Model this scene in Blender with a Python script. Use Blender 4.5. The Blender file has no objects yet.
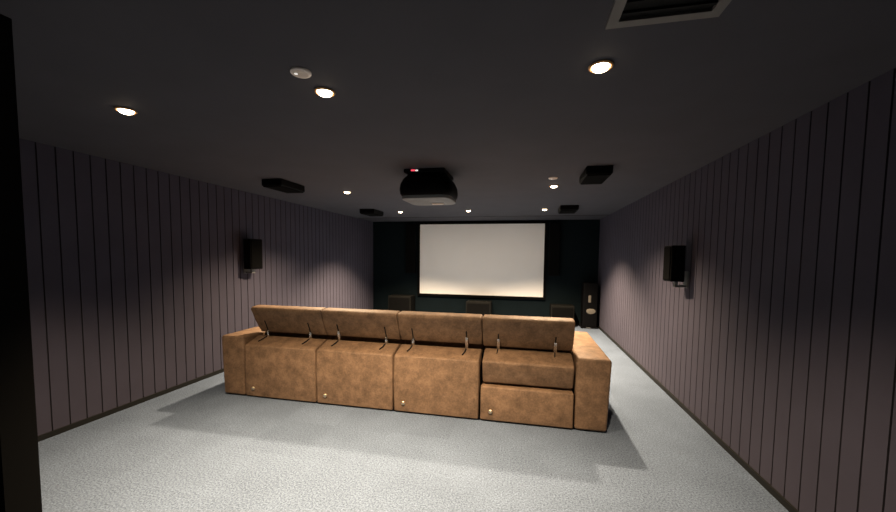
import bpy, bmesh, math, random
from mathutils import Vector, Matrix
random.seed(4)
C = bpy.context.scene.collection
sc = bpy.context.scene

# ------------------------------------------------------------------ materials
def mat(name, col, rough=.7, metal=0, spec=.3, emit=None, estr=0):
    m = bpy.data.materials.new(name); m.use_nodes = True
    b = m.node_tree.nodes['Principled BSDF']
    b.inputs['Base Color'].default_value = (*col, 1)
    b.inputs['Roughness'].default_value = rough
    b.inputs['Metallic'].default_value = metal
    b.inputs['Specular IOR Level'].default_value = spec
    if emit:
        b.inputs['Emission Color'].default_value = (*emit, 1)
        b.inputs['Emission Strength'].default_value = estr
    return m

def nodes(m):
    nt = m.node_tree
    return nt, nt.nodes['Principled BSDF'], (lambda t, **k: mk(nt, t, **k))

def mk(nt, t, **k):
    n = nt.nodes.new(t)
    for a, v in k.items():
        if a in n.inputs.keys(): n.inputs[a].default_value = v
        else: setattr(n, a, v)
    return n

def ramp(nt, stops):
    r = nt.nodes.new('ShaderNodeValToRGB')
    e = r.color_ramp.elements
    while len(e) < len(stops): e.new(.5)
    for i, (p, c) in enumerate(stops):
        e[i].position = p; e[i].color = (*c, 1)
    return r

def add_bump(nt, b, src, strength, dist):
    bp = mk(nt, 'ShaderNodeBump', Strength=strength, Distance=dist)
    nt.links.new(src, bp.inputs['Height']); nt.links.new(bp.outputs[0], b.inputs['Normal'])

def leather(name, col):
    m = mat(name, col, .62, 0, .25); nt, b, n = nodes(m); L = nt.links.new
    tc = n('ShaderNodeTexCoord')
    a = n('ShaderNodeTexNoise', Scale=11, Detail=6, Roughness=.65); L(tc.outputs['Object'], a.inputs['Vector'])
    f = n('ShaderNodeTexNoise', Scale=70, Detail=4, Roughness=.6); L(tc.outputs['Object'], f.inputs['Vector'])
    mx = n('ShaderNodeMath', operation='ADD'); L(a.outputs[0], mx.inputs[0])
    ms = n('ShaderNodeMath', operation='MULTIPLY'); ms.inputs[1].default_value = .45; L(f.outputs[0], ms.inputs[0]); L(ms.outputs[0], mx.inputs[1])
    r = ramp(nt, [(.48, tuple(c*.56 for c in col)), (.72, col), (.95, tuple(min(1, c*1.45) for c in col))])
    L(mx.outputs[0], r.inputs[0]); L(r.outputs[0], b.inputs['Base Color'])
    w = n('ShaderNodeTexNoise', Scale=24, Detail=8, Roughness=.7); L(tc.outputs['Object'], w.inputs['Vector'])
    add_bump(nt, b, w.outputs[0], .55, .008)
    return m

def carpet(name):
    m = mat(name, (.1, .14, .2), .95, 0, .1); nt, b, n = nodes(m); L = nt.links.new
    tc = n('ShaderNodeTexCoord')
    mp = n('ShaderNodeMapping'); mp.inputs['Location'].default_value = (.06, -.25, 0); L(tc.outputs['Object'], mp.inputs['Vector'])
    f = n('ShaderNodeTexNoise', Scale=95, Detail=3, Roughness=.75); L(tc.outputs['Object'], f.inputs['Vector'])
    lg = n('ShaderNodeTexNoise', Scale=2.2, Detail=3); L(tc.outputs['Object'], lg.inputs['Vector'])
    r = ramp(nt, [(.36, FLOOR_D), (.5, FLOOR), (.64, FLOOR_L)])
    L(f.outputs[0], r.inputs[0])
    # half-metre carpet tiles, each a touch lighter or darker
    sn = n('ShaderNodeVectorMath', operation='SNAP'); sn.inputs[1].default_value = (.5, .5, .5)
    L(mp.outputs[0], sn.inputs[0])
    wn = n('ShaderNodeTexWhiteNoise', noise_dimensions='2D'); L(sn.outputs[0], wn.inputs['Vector'])
    mr = n('ShaderNodeMapRange'); mr.inputs['To Min'].default_value = .95; mr.inputs['To Max'].default_value = 1.05
    L(wn.outputs['Value'], mr.inputs['Value'])
    mr2 = n('ShaderNodeMapRange'); mr2.inputs['From Min'].default_value = .3; mr2.inputs['From Max'].default_value = .7
    mr2.inputs['To Min'].default_value = .9; mr2.inputs['To Max'].default_value = 1.1
    L(lg.outputs[0], mr2.inputs['Value'])
    mu = n('ShaderNodeMath', operation='MULTIPLY'); L(mr.outputs[0], mu.inputs[0]); L(mr2.outputs[0], mu.inputs[1])
    vm = n('ShaderNodeVectorMath', operation='SCALE'); L(r.outputs[0], vm.inputs[0]); L(mu.outputs[0], vm.inputs['Scale'])
    L(vm.outputs[0], b.inputs['Base Color'])
    add_bump(nt, b, f.outputs[0], .5, .008)
    return m

def paint(name, col, rough=.8, var=.12, scale=3, spec=.2):
    m = mat(name, col, rough, 0, spec); nt, b, n = nodes(m); L = nt.links.new
    tc = n('ShaderNodeTexCoord')
    a = n('ShaderNodeTexNoise', Scale=scale, Detail=4); L(tc.outputs['Object'], a.inputs['Vector'])
    r = ramp(nt, [(.3, tuple(c*(1-var) for c in col)), (.7, tuple(c*(1+var) for c in col))])
    L(a.outputs[0], r.inputs[0]); L(r.outputs[0], b.inputs['Base Color'])
    f = n('ShaderNodeTexNoise', Scale=180, Detail=2); L(tc.outputs['Object'], f.inputs['Vector'])
    add_bump(nt, b, f.outputs[0], .15, .002)
    return m

LAMP = (1, .76, .50)
FLOOR = (.102, .131, .184); FLOOR_D = tuple(c*.55 for c in FLOOR); FLOOR_L = tuple(c*1.55 for c in FLOOR)
M = {
 'carpet': carpet('blue_grey_carpet'),
 'wall': paint('mauve_wall_panel', (.056, .052, .074), .85, .06),
 'groove': mat('dark_groove', (.021, .019, .025), .9),
 'ceiling': paint('charcoal_ceiling', (.064, .063, .075), .85, .05),
 'backwall': paint('black_teal_wall', (.003, .0065, .0085), .85, .1, 3, .08),
 'blackwall': mat('black_wall', (.004, .004, .004), .95, 0, .05),
 'base': mat('black_skirting', (.008, .008, .007), .6),
 'leather': leather('brown_suede', (.156, .097, .059)),
 'leather_dark': leather('brown_suede_dark', (.098, .060, .038)),
 'black': paint('black_plastic', (.003, .003, .0035), .6, .1, 20, .06),
 'cloth': mat('black_speaker_cloth', (.0025, .0025, .0025), .95, 0, .05),
 'boxdark': paint('charcoal_box', (.006, .006, .0055), .7, .1, 10, .06),
 'grey': mat('grey_casing', (.15, .158, .165), .5),
 'white': mat('white_plastic', (.85, .76, .70), .5),
 'metal': mat('brushed_steel', (.75, .72, .68), .25, 1),
 'brass': mat('brass_knob', (.85, .70, .5), .3, 1),
 'screen': paint('screen_fabric', (.80, .80, .80), .9, .02, 1),
 'bezel': mat('halo_orange_bezel', (.60, .33, .14), .5),  # orange base colour stands in for the warm halo round each lamp
 'lens': mat('lamp_lens', (1, .9, .7), .4, 0, .3, (1, .80, .55), 22),
 'red': mat('red_indicator', (.6, .02, .05), .4, 0, .3, (1, .08, .12), 1.2),
 'wled': mat('white_indicator', (.8, .8, .8), .4, 0, .3, (1, .95, .9), .7),
 'pale': mat('pale_cone', (.15, .135, .115), .5),
 'frame': mat('grey_vent_frame', (.17, .16, .15), .6),
 'void': mat('vent_black', (.003, .003, .003), .9),
}

# ------------------------------------------------------------------ mesh helpers
def obj(name, bm, m, parent=None, smooth=False, loc=None):
    me = bpy.data.meshes.new(name)
    bmesh.ops.recalc_face_normals(bm, faces=bm.faces[:])
    if smooth:
        for f in bm.faces: f.smooth = True
        for e in bm.edges:
            if len(e.link_faces) == 2 and e.calc_face_angle(0) > math.radians(50): e.smooth = False
    bm.to_mesh(me); bm.free()
    for x in (m if isinstance(m, (list, tuple)) else [m]): me.materials.append(x)
    o = bpy.data.objects.new(name, me); C.objects.link(o)
    if parent:
        o.parent = parent
        # geometry is given in world space: bring it into the parent's frame
        me.transform(Matrix.Translation(-parent_origin(parent)))
        ORIG[o.name] = parent_origin(parent)
    return o

ORIG = {}
def parent_origin(p): return ORIG.get(p.name, Vector((0, 0, 0)))

def recentre(o, loc):
    """move a top-level mesh's origin to loc, geometry staying in place"""
    o.data.transform(Matrix.Translation(-Vector(loc))); o.location = loc

def tag(o, label=None, cat=None, group=None, kind=None):
    for k, v in (('label', label), ('category', cat), ('group', group), ('kind', kind)):
        if v: o[k] = v
    return o

def thing(name, loc, label, cat, group=None):
    o = bpy.data.objects.new(name, None); C.objects.link(o); o.location = loc
    o.empty_display_size = .1
    ORIG[o.name] = Vector(loc)
    return tag(o, label, cat, group)

def struct(name, bm, m):
    o = obj(name, bm, m); o['kind'] = 'structure'; return o

def box(bm, x0, x1, y0, y1, z0, z1):
    v = [bm.verts.new((x, y, z)) for x in (x0, x1) for y in (y0, y1) for z in (z0, z1)]
    for q in ((0,1,3,2),(4,6,7,5),(0,4,5,1),(2,3,7,6),(0,2,6,4),(1,5,7,3)):
        bm.faces.new([v[i] for i in q])
    return v

def bbox(x0, x1, y0, y1, z0, z1, bev=0, seg=3):
    bm = bmesh.new(); box(bm, x0, x1, y0, y1, z0, z1)
    if bev: bmesh.ops.bevel(bm, geom=bm.edges[:], offset=bev, segments=seg, profile=.5, affect='EDGES')
    return bm

def prism(prof, x0, x1, bev=0, seg=4, cuts=0):
    """(y,z) outline extruded along x"""
    bm = bmesh.new()
    a = [bm.verts.new((x0, y, z)) for y, z in prof]; b = [bm.verts.new((x1, y, z)) for y, z in prof]
    n = len(prof)
    bm.faces.new(a); bm.faces.new(b[::-1])
    for i in range(n): bm.faces.new([a[i], b[i], b[(i+1) % n], a[(i+1) % n]])
    if bev: bmesh.ops.bevel(bm, geom=bm.edges[:], offset=bev, segments=seg, profile=.5, affect='EDGES')
    return bm

def lathe(bm, prof, c, axis='z', seg=24):
    """(r,h) outline spun round an axis through c"""
    rings = []
    for r, h in prof:
        ring = []
        for k in range(seg):
            t = 2*math.pi*k/seg; p = (r*math.cos(t), r*math.sin(t), h)
            if axis == 'y': p = (p[0], p[2], p[1])
            if axis == 'x': p = (p[2], p[0], p[1])
            ring.append(bm.verts.new(Vector(c)+Vector(p)))
        rings.append(ring)
    for a, b in zip(rings, rings[1:]):
        for k in range(seg): bm.faces.new([a[k], a[(k+1) % seg], b[(k+1) % seg], b[k]])
    bm.faces.new(rings[0]); bm.faces.new(rings[-1][::-1])
    return bm

def tube(bm, pts, r, seg=8):
    pts = [Vector(p) for p in pts]; rings = []
    for i, p in enumerate(pts):
        t = (pts[min(i+1, len(pts)-1)]-pts[max(i-1, 0)]).normalized()
        u = t.cross(Vector((1, 0, 0.01))).normalized(); w = t.cross(u)
        rings.append([bm.verts.new(p+(u*math.cos(2*math.pi*k/seg)+w*math.sin(2*math.pi*k/seg))*r) for k in range(seg)])
    for a, b in zip(rings, rings[1:]):
        for k in range(seg): bm.faces.new([a[k], a[(k+1) % seg], b[(k+1) % seg], b[k]])
    bm.faces.new(rings[0]); bm.faces.new(rings[-1][::-1])
    return bm

# ------------------------------------------------------------------ the room
XL, XR, ZC, YB, YF = -3.639, 1.540, 2.285, 8.317, -.6
struct('floor', bbox(XL-.15, XR+.15, YF-.15, YB+.15, -.1, 0), M['carpet'])
struct('ceiling', bbox(XL-.15, XR+.15, YF-.15, YB+.15, ZC, ZC+.1), M['ceiling'])

def grooved(xf, sgn, y0, y1, first, pitch=.1170, w=.010, d=.010):
    """wall of vertical boards: face at xf looking along sgn, recessed joints every pitch"""
    bm = bmesh.new(); pts = [(xf, y0)]; joint = []
    y = first
    while y < y0+.02: y += pitch
    while y < y1-.02:
        for p in ((xf, y-w/2), (xf-sgn*d, y-w/2+.002), (xf-sgn*d, y+w/2-.002), (xf, y+w/2)): pts.append(p)
        joint.append(len(pts)-1); y += pitch
    pts.append((xf, y1))
    lo = [bm.verts.new((x, yy, 0)) for x, yy in pts]; hi = [bm.verts.new((x, yy, ZC)) for x, yy in pts]
    js = set()
    for j in joint: js |= {j-3, j-2, j-1}
    for i in range(len(pts)-1):
        f = bm.faces.new([lo[i], lo[i+1], hi[i+1], hi[i]])
        f.material_index = 1 if i in js else 0
    # backing
    xb = xf-sgn*.12
    b = [bm.verts.new((xb, y0, 0)), bm.verts.new((xb, y1, 0)), bm.verts.new((xb, y1, ZC)), bm.verts.new((xb, y0, ZC))]
    bm.faces.new(b)
    bm.faces.new([lo[0], hi[0], b[3], b[0]]); bm.faces.new([lo[-1], hi[-1], b[2], b[1]])
    bm.faces.new(lo+[b[1], b[0]]); bm.faces.new(hi+[b[2], b[3]])
    return bm
struct('wall_left', grooved(XL, 1, YF, YB, 3.376-40*.117), [M['wall'], M['groove']])
struct('wall_right', grooved(XR, -1, YF, YB, 3.389-40*.117), [M['wall'], M['groove']])
struct('wall_back', bbox(XL-.12, XR+.12, YB, YB+.12, 0, ZC), M['backwall'])
struct('wall_rear', bbox(XL-.12, XR+.12, YF-.12, YF, 0, ZC), M['blackwall'])  # unseen wall behind the camera, set close and black to limit bounce light
struct('wall_front', bbox(XL, -1.82, .90, 1.0, 0, ZC), M['blackwall'])
struct('wall_baffle', bbox(.87, XR, .80, .90, 0, ZC), M['blackwall'])  # added out of view to block bounce and keep the near ceiling darker
struct('baseboard_left', bbox(XL, XL+.014, 1.0, YB, 0, .042), M['base'])
struct('baseboard_right', bbox(XR-.014, XR, 1.0, YB, 0, .042), M['base'])
struct('baseboard_back', bbox(XL+.014, XR-.014, YB-.014, YB, 0, .042), M['base'])
struct('trim_1', bbox(XL+.012, XR-.012, 7.48, 7.52, ZC-.006, ZC+.002), M['base'])

# ------------------------------------------------------------------ downlights
LX = (-2.292, -1.018, .300); LY = (1.730, 4.413, 6.476)
POW = {(0,0): 350, (1,0): 900, (2,0): 370, (0,1): 860, (1,1): 160, (2,1): 820, (0,2): 1150, (1,2): 560, (2,2): 1150}
SPREAD = {0: 104, 1: 130, 2: 117}
TILT = {0: 5, 1: 0, 2: -2}
side = ('left', 'middle', 'right')
LAB = {
 (0,0): 'round recessed downlight nearest the left wall, alone high in the dark corner',
 (1,0): 'large glowing round downlight just beside the pale ceiling disc, left of the projector',
 (2,0): 'large glowing round downlight just beyond the grey vent frame',
 (0,1): 'small round downlight between the projector and the left wall, ahead of the left ceiling speaker',
 (1,1): 'round recessed downlight in the ceiling just beyond the projector, hidden by it',
 (2,1): 'small round downlight just beyond the pale disc, left of the right ceiling speaker',
 (0,2): 'farthest small downlight on the left, near the top left of the screen',
 (1,2): 'farthest small downlight in the middle, above the top of the screen',
 (2,2): 'farthest small downlight on the right, above the screen right corner',
}
first = None
for j in range(3):
    for i in range(3):
        loc = (LX[i], LY[j], ZC)
        if first is None:
            t = thing('downlight', loc, LAB[i, j], 'ceiling light', 'recessed ceiling downlights')
            bm = bmesh.new()
            prof = [(.038, .0), (.048, -.001), (.052, -.004), (.050, -.008), (.044, -.010), (.039, -.007)]
            rings = [[bm.verts.new((loc[0]+r*math.cos(k*math.pi/14), loc[1]+r*math.sin(k*math.pi/14), ZC+h)) for k in range(28)] for r, h in prof]
            for a, b in zip(rings, rings[1:]+rings[:1]):
                for k in range(28): bm.faces.new([a[k], a[(k+1) % 28], b[(k+1) % 28], b[k]])
            obj('bezel', bm, M['bezel'], t, True)
            bm = lathe(bmesh.new(), [(.036, -.0005), (.036, -.008), (.031, -.016), (.021, -.021), (.008, -.0235), (.002, -.024)], loc)
            obj('lens', bm, M['lens'], t, True)
            first = t
        else:
            t = first.copy(); C.objects.link(t); t.location = loc; t['label'] = LAB[i, j]
            for ch in list(first.children):
                c = ch.copy(); C.objects.link(c); c.parent = t
        l = bpy.data.lights.new('downlight_beam', 'SPOT'); l.energy = POW[i, j]; l.color = LAMP
        l.spot_size = math.radians(SPREAD[j]); l.spot_blend = (1, 1, .7)[j]; l.shadow_soft_size = .035
        lo = bpy.data.objects.new('downlight_beam', l); C.objects.link(lo); lo.location = (loc[0], loc[1], ZC-.055); lo.rotation_euler = (math.radians(TILT[j]), 0, 0)
        if j == 2:          # added second lamp at each far fixture, aimed at the screen to brighten it
            l = bpy.data.lights.new('added_screen_fill', 'SPOT'); l.energy = 17; l.color = (1, .82, .62)
            l.spot_size = math.radians(150); l.spot_blend = 1; l.shadow_soft_size = .035
            lo = bpy.data.objects.new('added_screen_fill', l); C.objects.link(lo)
            lo.location = (loc[0], loc[1], ZC-.055); lo.rotation_euler = (math.radians(32), 0, 0)

# ------------------------------------------------------------------ ceiling discs, vent
t = thing('smoke_detector', (-1.02, 1.53, ZC), 'pale round flat ceiling disc beside the large middle downlight', 'detector', 'round discs on the ceiling')
obj('cover', lathe(bmesh.new(), [(.046, 0), (.046, -.006), (.043, -.010), (.03, -.012), (.01, -.0125)], t.location, seg=32), M['white'], t, True)
obj('sensor_window', lathe(bmesh.new(), [(.008, -.011), (.008, -.0145), (.004, -.0155)], (-1.036, 1.518, ZC), seg=12), M['wled'], t, True)
obj('inset_ring', lathe(bmesh.new(), [(.033, -.0105), (.033, -.0128), (.02, -.0136), (.005, -.0136)], t.location, seg=32), mat('tan_inset', (.72, .62, .54), .6), t, True)
t2 = t.copy(); C.objects.link(t2); t2.location = (.262, 3.985, ZC); t2['label'] = 'small pale round ceiling disc between projector and right ceiling speaker'
for ch in list(t.children):
    c = ch.copy(); C.objects.link(c); c.parent = t2

vx0, vx1, vy0, vy1 = .262, .622, .92, 1.447
t = thing('ceiling_vent', (.442, 1.18, ZC), 'grey framed ceiling vent with black slatted opening at the top edge', 'vent')
bm = bmesh.new(); fw = .036
for q in ((vx0, vx1, vy1-fw, vy1), (vx0, vx1, vy0, vy0+fw), (vx0, vx0+fw, vy0+fw, vy1-fw), (vx1-fw, vx1, vy0+fw, vy1-fw)):
    box(bm, *q, ZC-.012, ZC)
obj('frame', bm, M['frame'], t)
obj('backing', bbox(vx0+fw, vx1-fw, vy0+fw, vy1-fw, ZC-.002, ZC), M['void'], t)
bm = bmesh.new()
for k in range(8):
    y = vy0+fw+.03+k*.055
    box(bm, vx0+fw, vx1-fw, y, y+.012, ZC-.010, ZC-.002)
obj('slats', bm, M['void'], t)

# ------------------------------------------------------------------ projector
px, pz = -.958, 2.0
t = thing('projector', (px, 3.6, ZC), 'large black ceiling projector with a red status light, hanging above the sofa', 'projector')
def slab(ws, depth0, depth1, zs, n=10):
    """rounded body lofted along z: ws half-widths, zs heights"""
    bm = bmesh.new(); rings = []
    for w, z, ins in zip(ws, zs, [0]*len(zs)):
        ring = []
        yc = (depth0+depth1)/2; hd = (depth1-depth0)/2
        for k in range(40):
            a = 2*math.pi*k/40; ca, sa = math.cos(a), math.sin(a)
            e = .38
            x = math.copysign(abs(ca)**e, ca)*w; y = math.copysign(abs(sa)**e, sa)*hd*(w/max(ws))
            ring.append(bm.verts.new((px+x, yc+y, z)))
        rings.append(ring)
    for a, b in zip(rings, rings[1:]):
        for k in range(40): bm.faces.new([a[k], a[(k+1) % 40], b[(k+1) % 40], b[k]])
    bm.faces.new(rings[0]); bm.faces.new(rings[-1][::-1])
    return bm
obj('mount_plate', bbox(px-.20, px+.20, 3.36, 3.80, ZC-.035, ZC, .008), M['black'], t)
obj('mount_arm', bbox(px-.15, px+.15, 3.42, 3.74, ZC-.09, ZC-.03, .01), M['black'], t)
obj('body', slab([.205, .235, .258, .264, .258, .235], 3.33, 3.83, [2.235, 2.20, 2.15, 2.10, 2.055, 2.03]), M['black'], t, True)
obj('lit_underside', slab([.245, .242, .225], 3.35, 3.83, [2.035, 2.008, 2.000]), M['grey'], t, True)  # grey colour stands in for bounce light on the black projector's underside
obj('lens_hood', lathe(bmesh.new(), [(.06, 0), (.062, .03), (.055, .045), (.045, .035)], (px+.06, 3.82, 2.10), 'y'), M['black'], t, True)
obj('glint_strip', bbox(px+.0, px+.12, 3.66, 3.70, 1.990, 2.006, .003), M['white'], t)  # white strip drawn as a bright reflection under the projector
sl = obj('status_light', bbox(px-.125, px-.085, 3.352, 3.362, ZC-.024, ZC-.010, .003), M['red'], t)
tag(sl, 'glowing red status light')
sl = obj('status_light', bbox(px-.082, px-.056, 3.352, 3.362, ZC-.026, ZC-.012, .003), M['wled'], t)
tag(sl, 'glowing white status light')

# ------------------------------------------------------------------ ceiling box speakers
def ceiling_speaker(x0, x1, y0, y1, label):
    t = thing('ceiling_speaker', ((x0+x1)/2, (y0+y1)/2, ZC), label, 'speaker', 'black box speakers on the ceiling')
    obj('cabinet', bbox(x0, x1, y0, y1, ZC-.075, ZC, .012), M['black'], t)
    obj('grille', bbox(x0+.012, x1-.012, y0+.012, y1-.012, ZC-.085, ZC-.07, .006), M['cloth'], t)
ceiling_speaker(.52, .75, 3.53, 3.97, 'black box speaker on the ceiling right of the projector, the nearer right one')
ceiling_speaker(.52, .80, 6.03, 6.47, 'black box speaker on the ceiling at far right above the screen corner')
ceiling_speaker(-2.86, -2.61, 3.53, 3.97, 'black box speaker on the ceiling left of the projector near left wall')
ceiling_speaker(-2.90, -2.62, 6.03, 6.47, 'black box speaker on the ceiling at far left beyond the small downlight')

# ------------------------------------------------------------------ wall speakers
def wall_speaker(s, wx, yc, z0, z1, w, d, ang, label):
    """box turned by ang about z on a bracket off the wall at wx; s = direction into the room"""
    t = thing('wall_speaker', (wx, yc, (z0+z1)/2), label, 'speaker', 'black speakers on the side walls')
    def turned(bm):
        c = Vector((wx+s*(.05+d/2), yc, 0))
        bmesh.ops.rotate(bm, verts=bm.verts, cent=c, matrix=Matrix.Rotation(ang, 3, 'Z')); return bm
    xa, xb = sorted((wx+s*.05, wx+s*(.05+d)))
    obj('cabinet', turned(bbox(xa, xb, yc-w/2, yc+w/2, z0, z1, .01)), M['black'], t)
    ga, gb = sorted((wx+s*(.05+d-.005), wx+s*(.05+d+.008)))
    obj('grille', turned(bbox(ga, gb, yc-w/2+.012, yc+w/2-.012, z0+.015, z1-.015, .004)), M['cloth'], t)
    bm = bmesh.new()
    a, b = sorted((wx, wx+s*.012)); box(bm, a, b, yc-.05, yc+.05, z0-.06, z0+.10)
    a, b = sorted((wx+s*.010, wx+s*.11)); box(bm, a, b, yc-.03, yc+.03, z0-.055, z0-.035)
    a, b = sorted((wx+s*.085, wx+s*.11)); box(bm, a, b, yc-.03, yc+.03, z0-.04, z0+.005)
    obj('bracket', bm, M['grey'], t)
wall_speaker(1, XL, 4.18, 1.265, 1.66, .20, .12, math.radians(-6), 'black box speaker on a bracket on the left wall')
wall_speaker(-1, XR, 3.935, 1.235, 1.585, .15, .13, math.radians(6), 'black box speaker on a bracket on the right wall')

# ------------------------------------------------------------------ screen and front speakers
t = thing('projection_screen', (-1.02, YB, .58), 'large pale grey projection screen in a black frame on the dark end wall', 'screen')
sx0, sx1, sz0, sz1 = -2.442, .401, .582, 2.2065
YS = YB-.03
obj('screen_fabric', bbox(sx0, sx1, YS-.004, YS+.004, sz0, sz1), M['screen'], t)
bm = bmesh.new(); fw = .055
for q in ((sx0-fw, sx1+fw, sz1, sz1+fw), (sx0-fw, sx1+fw, sz0-fw, sz0), (sx0-fw, sx0, sz0, sz1), (sx1, sx1+fw, sz0, sz1)):
    box(bm, q[0], q[1], YS-.02, YB, q[2], q[3])
obj('frame', bm, M['cloth'], t)

def floor_box(x0, x1, z1, label):
    t = thing('subwoofer', ((x0+x1)/2, YB-.23, 0), label, 'speaker', 'low box speakers under the screen')
    obj('cabinet', bbox(x0, x1, YB-.40, YB-.05, .02, z1, .012), M['boxdark'], t)
    obj('grille', bbox(x0+.03, x1-.03, YB-.415, YB-.395, .05, z1-.04, .006), M['cloth'], t)
    for sx in (x0+.05, x1-.05):
        for yy in (YB-.36, YB-.10):
            obj('foot', lathe(bmesh.new(), [(.02, 0), (.022, .02), (.018, .025)], (sx, yy, 0), seg=12), M['black'], t)
floor_box(-3.10, -2.55, .54, 'low black box speaker on the floor left of the screen')
floor_box(-1.27, -.72, .47, 'low black box speaker on the floor under the screen centre')
floor_box(.55, 1.03, .45, 'low black box speaker on the floor right of the screen')

def column(x0, x1, z0, z1, label):
    t = thing('column_speaker', ((x0+x1)/2, YB, z0), label, 'speaker', 'tall black panel speakers beside the screen')
    obj('cabinet', bbox(x0, x1, YB-.12, YB, z0, z1, .01), M['black'], t)
    obj('grille', bbox(x0+.01, x1-.01, YB-.13, YB-.115, z0+.015, z1-.015, .004), M['cloth'], t)
column(.50, .73, 1.06, 2.22, 'tall black panel speaker on the end wall right of the screen')
column(-2.77, -2.54, 1.06, 2.22, 'tall black panel speaker on the end wall left of the screen')

tx, ty = 1.335, 8.06
t = thing('tower_speaker', (tx, ty, 0), 'black floor standing tower with pale fittings in the far right corner', 'speaker')
obj('plinth', bbox(tx-.17, tx+.17, ty-.17, ty+.17, 0, .03, .006), M['black'], t)
obj('cabinet', bbox(tx-.14, tx+.14, ty-.15, ty+.15, .03, .95, .012), M['black'], t)
o = obj('tweeter_plate', bbox(tx-.042, tx+.010, ty-.162, ty-.148, .54, .69, .008), M['pale'], t); o['label'] = 'pale upright plate'
bm = lathe(bmesh.new(), [(.075, 0), (.075, -.012), (.06, -.016), (.03, -.018), (.012, -.018)], (tx, ty-.15, .36), 'y', 24)
for v in bm.verts: v.co.x = tx+.015+(v.co.x-tx)*1.25; v.co.z = .36+(v.co.z-.36)*.75
o = obj('woofer_cone', bm, M['pale'], t, True); o['label'] = 'pale round cone'
obj('plinth_glint', bbox(tx-.07, tx+.02, ty-.176, ty-.168, .008, .022, .002), M['grey'], t)  # grey strip drawn as a glint on the black base

# ------------------------------------------------------------------ the sofa
SY = 3.127
SXS = [-3.027, -2.774, -1.968, -1.174, -.370, .433, .693]
t = thing('recliner_sofa', ((SXS[0]+SXS[-1])/2, 3.7, 0), 'long four seat brown suede recliner sofa seen from behind, headrests raised', 'sofa')
L1, L2 = M['leather'], M['leather_dark']
def armrest(x0, x1, out):
    bm = bmesh.new()
    box(bm, x0, x1, SY, 4.32, .012, .622)
    for v in bm.verts:
        if v.co.z > .3 and abs(v.co.x-out) < .01: v.co.x += .022*(1 if out > 0 else -1)
    bmesh.ops.bevel(bm, geom=bm.edges[:], offset=.024, segments=4, profile=.5, affect='EDGES')
    # slightly crowned top
    for v in bm.verts:
        if v.co.z > .55: v.co.z += .012*(1-((v.co.x-(x0+x1)/2)/((x1-x0)/2))**2)
    return obj('armrest', bm, L1, t, True)
armrest(SXS[0], SXS[1]-.004, SXS[0])
armrest(SXS[5]+.004, SXS[6], SXS[6])
obj('leak_blocker', bbox(SXS[1], SXS[5], SY+.20, SY+.30, .03, .555), M['black'], t)  # added black filler that stops lit gaps showing between the seats
obj('plinth', bbox(SXS[0]+.03, SXS[6]-.03, SY+.03, 4.22, 0, .03), M['black'], t)

def strap(xc, hy, z0, top):
    """thin steel link rising out of the back and bending into the headrest"""
    bm = bmesh.new()
    pts = [(xc, hy-.012, z0-.055), (xc, hy-.020, z0-.015), (xc, hy-.014-.47*top*.5, z0+top*.5), (xc, hy-.009-.47*top, z0+top), (xc, hy+.015-.47*top, z0+top+.012)]
    for dx in (-.008, 0, .008):
        tube(bm, [(p[0]+dx, p[1], p[2]) for p in pts], .0055, 8)
    return bm

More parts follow.
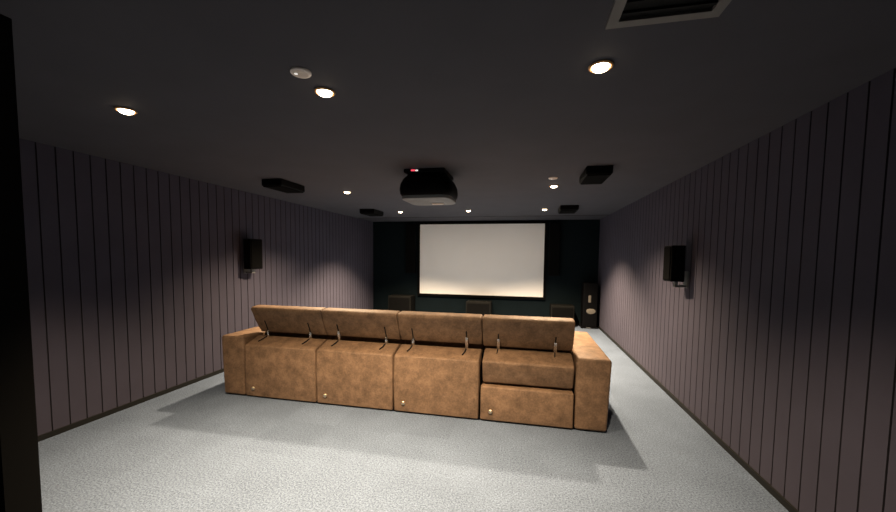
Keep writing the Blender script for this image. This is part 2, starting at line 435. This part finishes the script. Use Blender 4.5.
STRAPS = [(-.272, .227), (-.25, .254), (-.269, .254), (-.255, .247)]
STRAP_H = [(.02, .03), (.06, .02), (.025, .07), (.085, .08)]
for k in range(4):
    a, b = SXS[k+1]+.009, SXS[k+2]-.009
    xm = (a+b)/2
    if k < 3:
        back = obj('back_panel', prism([(SY, .014), (SY-.004, .30), (SY, .538), (SY+.19, .598), (SY+.24, .590), (SY+.30, .560), (SY+.30, .014)], a, b, .012, 3), L1, t, True)
    else:
        obj('back_panel', prism([(SY, .014), (SY, .318), (SY+.30, .318), (SY+.30, .014)], a, b, .014, 3), L1, t, True)
        back = o = obj('backrest', prism([(SY+.045, .338), (SY-.014, .545), (SY+.17, .610), (SY+.24, .604), (SY+.29, .57), (SY+.29, .338)], a+.012, b-.002, .018, 4), L1, t, True)
        o['label'] = 'tilted back section standing proud of the lower panel'
    # cushions in front (seen only from the other side)
    obj('seat_cushion', prism([(SY+.31, .20), (SY+.31, .46), (4.02, .47), (4.12, .42), (4.12, .20)], a, b, .04, 4), L1, t, True)
    obj('lumbar_cushion', prism([(SY+.315, .46), (SY+.345, .665), (SY+.40, .665), (SY+.48, .46)], a-.007, b+.007, .018, 4), L1, t, True)
    obj('footrest', prism([(4.06, .05), (4.14, .05), (4.19, .38), (4.14, .42), (4.13, .19), (4.06, .19)], a, b, .012, 3), L1, t, True)
    # headrest, leaning back
    z0 = .634 if k < 3 else .624
    hy = SY+.210; ty_ = SY+.085
    hr = obj('headrest', prism([(hy, z0), (hy-.038, z0+.08), (hy-.074, z0+.16), (ty_, .892), (ty_+.018, .916), (ty_+.13, .926), (hy+.16, .70), (hy+.13, z0+.01)], a-.005, b+.005, .016, 4), L1, t, True)
    hr['label'] = 'raised headrest'
    if k == 0:
        for v in hr.data.vertices:      # the end headrest narrows towards its foot
            zz = v.co.z
            if v.co.x+ORIG[hr.name].x < xm: v.co.x += .03*max(0, (.935-zz)/.31)
    for dx, top in zip(STRAPS[k], STRAP_H[k]):
        xc = xm+dx
        obj('hinge_strap', strap(xc, hy, z0, top), M['metal'], hr, True)
        obj('slot_shade', prism([(hy-.012, z0+.01), (hy-.068, z0+.135), (hy-.052, z0+.138), (hy+.004, z0+.01)], xc-.005, xc+.005), M['void'], hr)  # black strip painted as the shade in the headrest fold
        y0 = SY+.06
        bm = bmesh.new()
        for p, q in (((xc-.022, SY+.075, .5655), (xc-.004, SY+.175, .5985)),):
            tube(bm, [p, (q[0]-.003, (p[1]+q[1])/2, (p[2]+q[2])/2+(.008 if k == 3 else 0)), (q[0], q[1], q[2]+(.010 if k == 3 else 0))], .0065, 6)
        obj('crease_shade', bm, M['void'], back, True)  # black tube laid on the back as the shade of a crease
    obj('power_knob', lathe(bmesh.new(), [(.020, .004), (.020, -.008), (.014, -.014), (.004, -.016)], (a+.09, SY, .098), 'y', 16), M['brass'], t, True)

# ------------------------------------------------------------------ camera (wide phone lens, frame cropped off centre)
F_PX, CY = 363.1, 279.9
yaw, pit, roll = (math.radians(v) for v in (11.98, -3.60, .60))
Fv = Vector((-math.sin(yaw)*math.cos(pit), math.cos(yaw)*math.cos(pit), math.sin(pit)))
R0 = Vector((math.cos(yaw), math.sin(yaw), 0)); U0 = R0.cross(Fv)
Rv = R0*math.cos(roll)+U0*math.sin(roll); Uv = U0*math.cos(roll)-R0*math.sin(roll)
cd = bpy.data.cameras.new('camera'); cd.sensor_width = 36; cd.lens = F_PX/896*36; cd.shift_y = (CY-256)/896
cd.clip_start = .02
co = bpy.data.objects.new('camera', cd); C.objects.link(co)
mw = Matrix((Rv, Uv, -Fv)).transposed().to_4x4(); mw.translation = (0, 0, 1.45)
co.matrix_world = mw
sc.camera = co

w = bpy.data.worlds.new('world'); sc.world = w; w.use_nodes = True
w.node_tree.nodes['Background'].inputs[0].default_value = (0, 0, 0, 1)
w.node_tree.nodes['Background'].inputs[1].default_value = 0
sc.view_settings.view_transform = 'Standard'; sc.view_settings.look = 'None'
sc.view_settings.gamma = 1; sc.view_settings.exposure = 0
sc.view_settings.use_curve_mapping = False
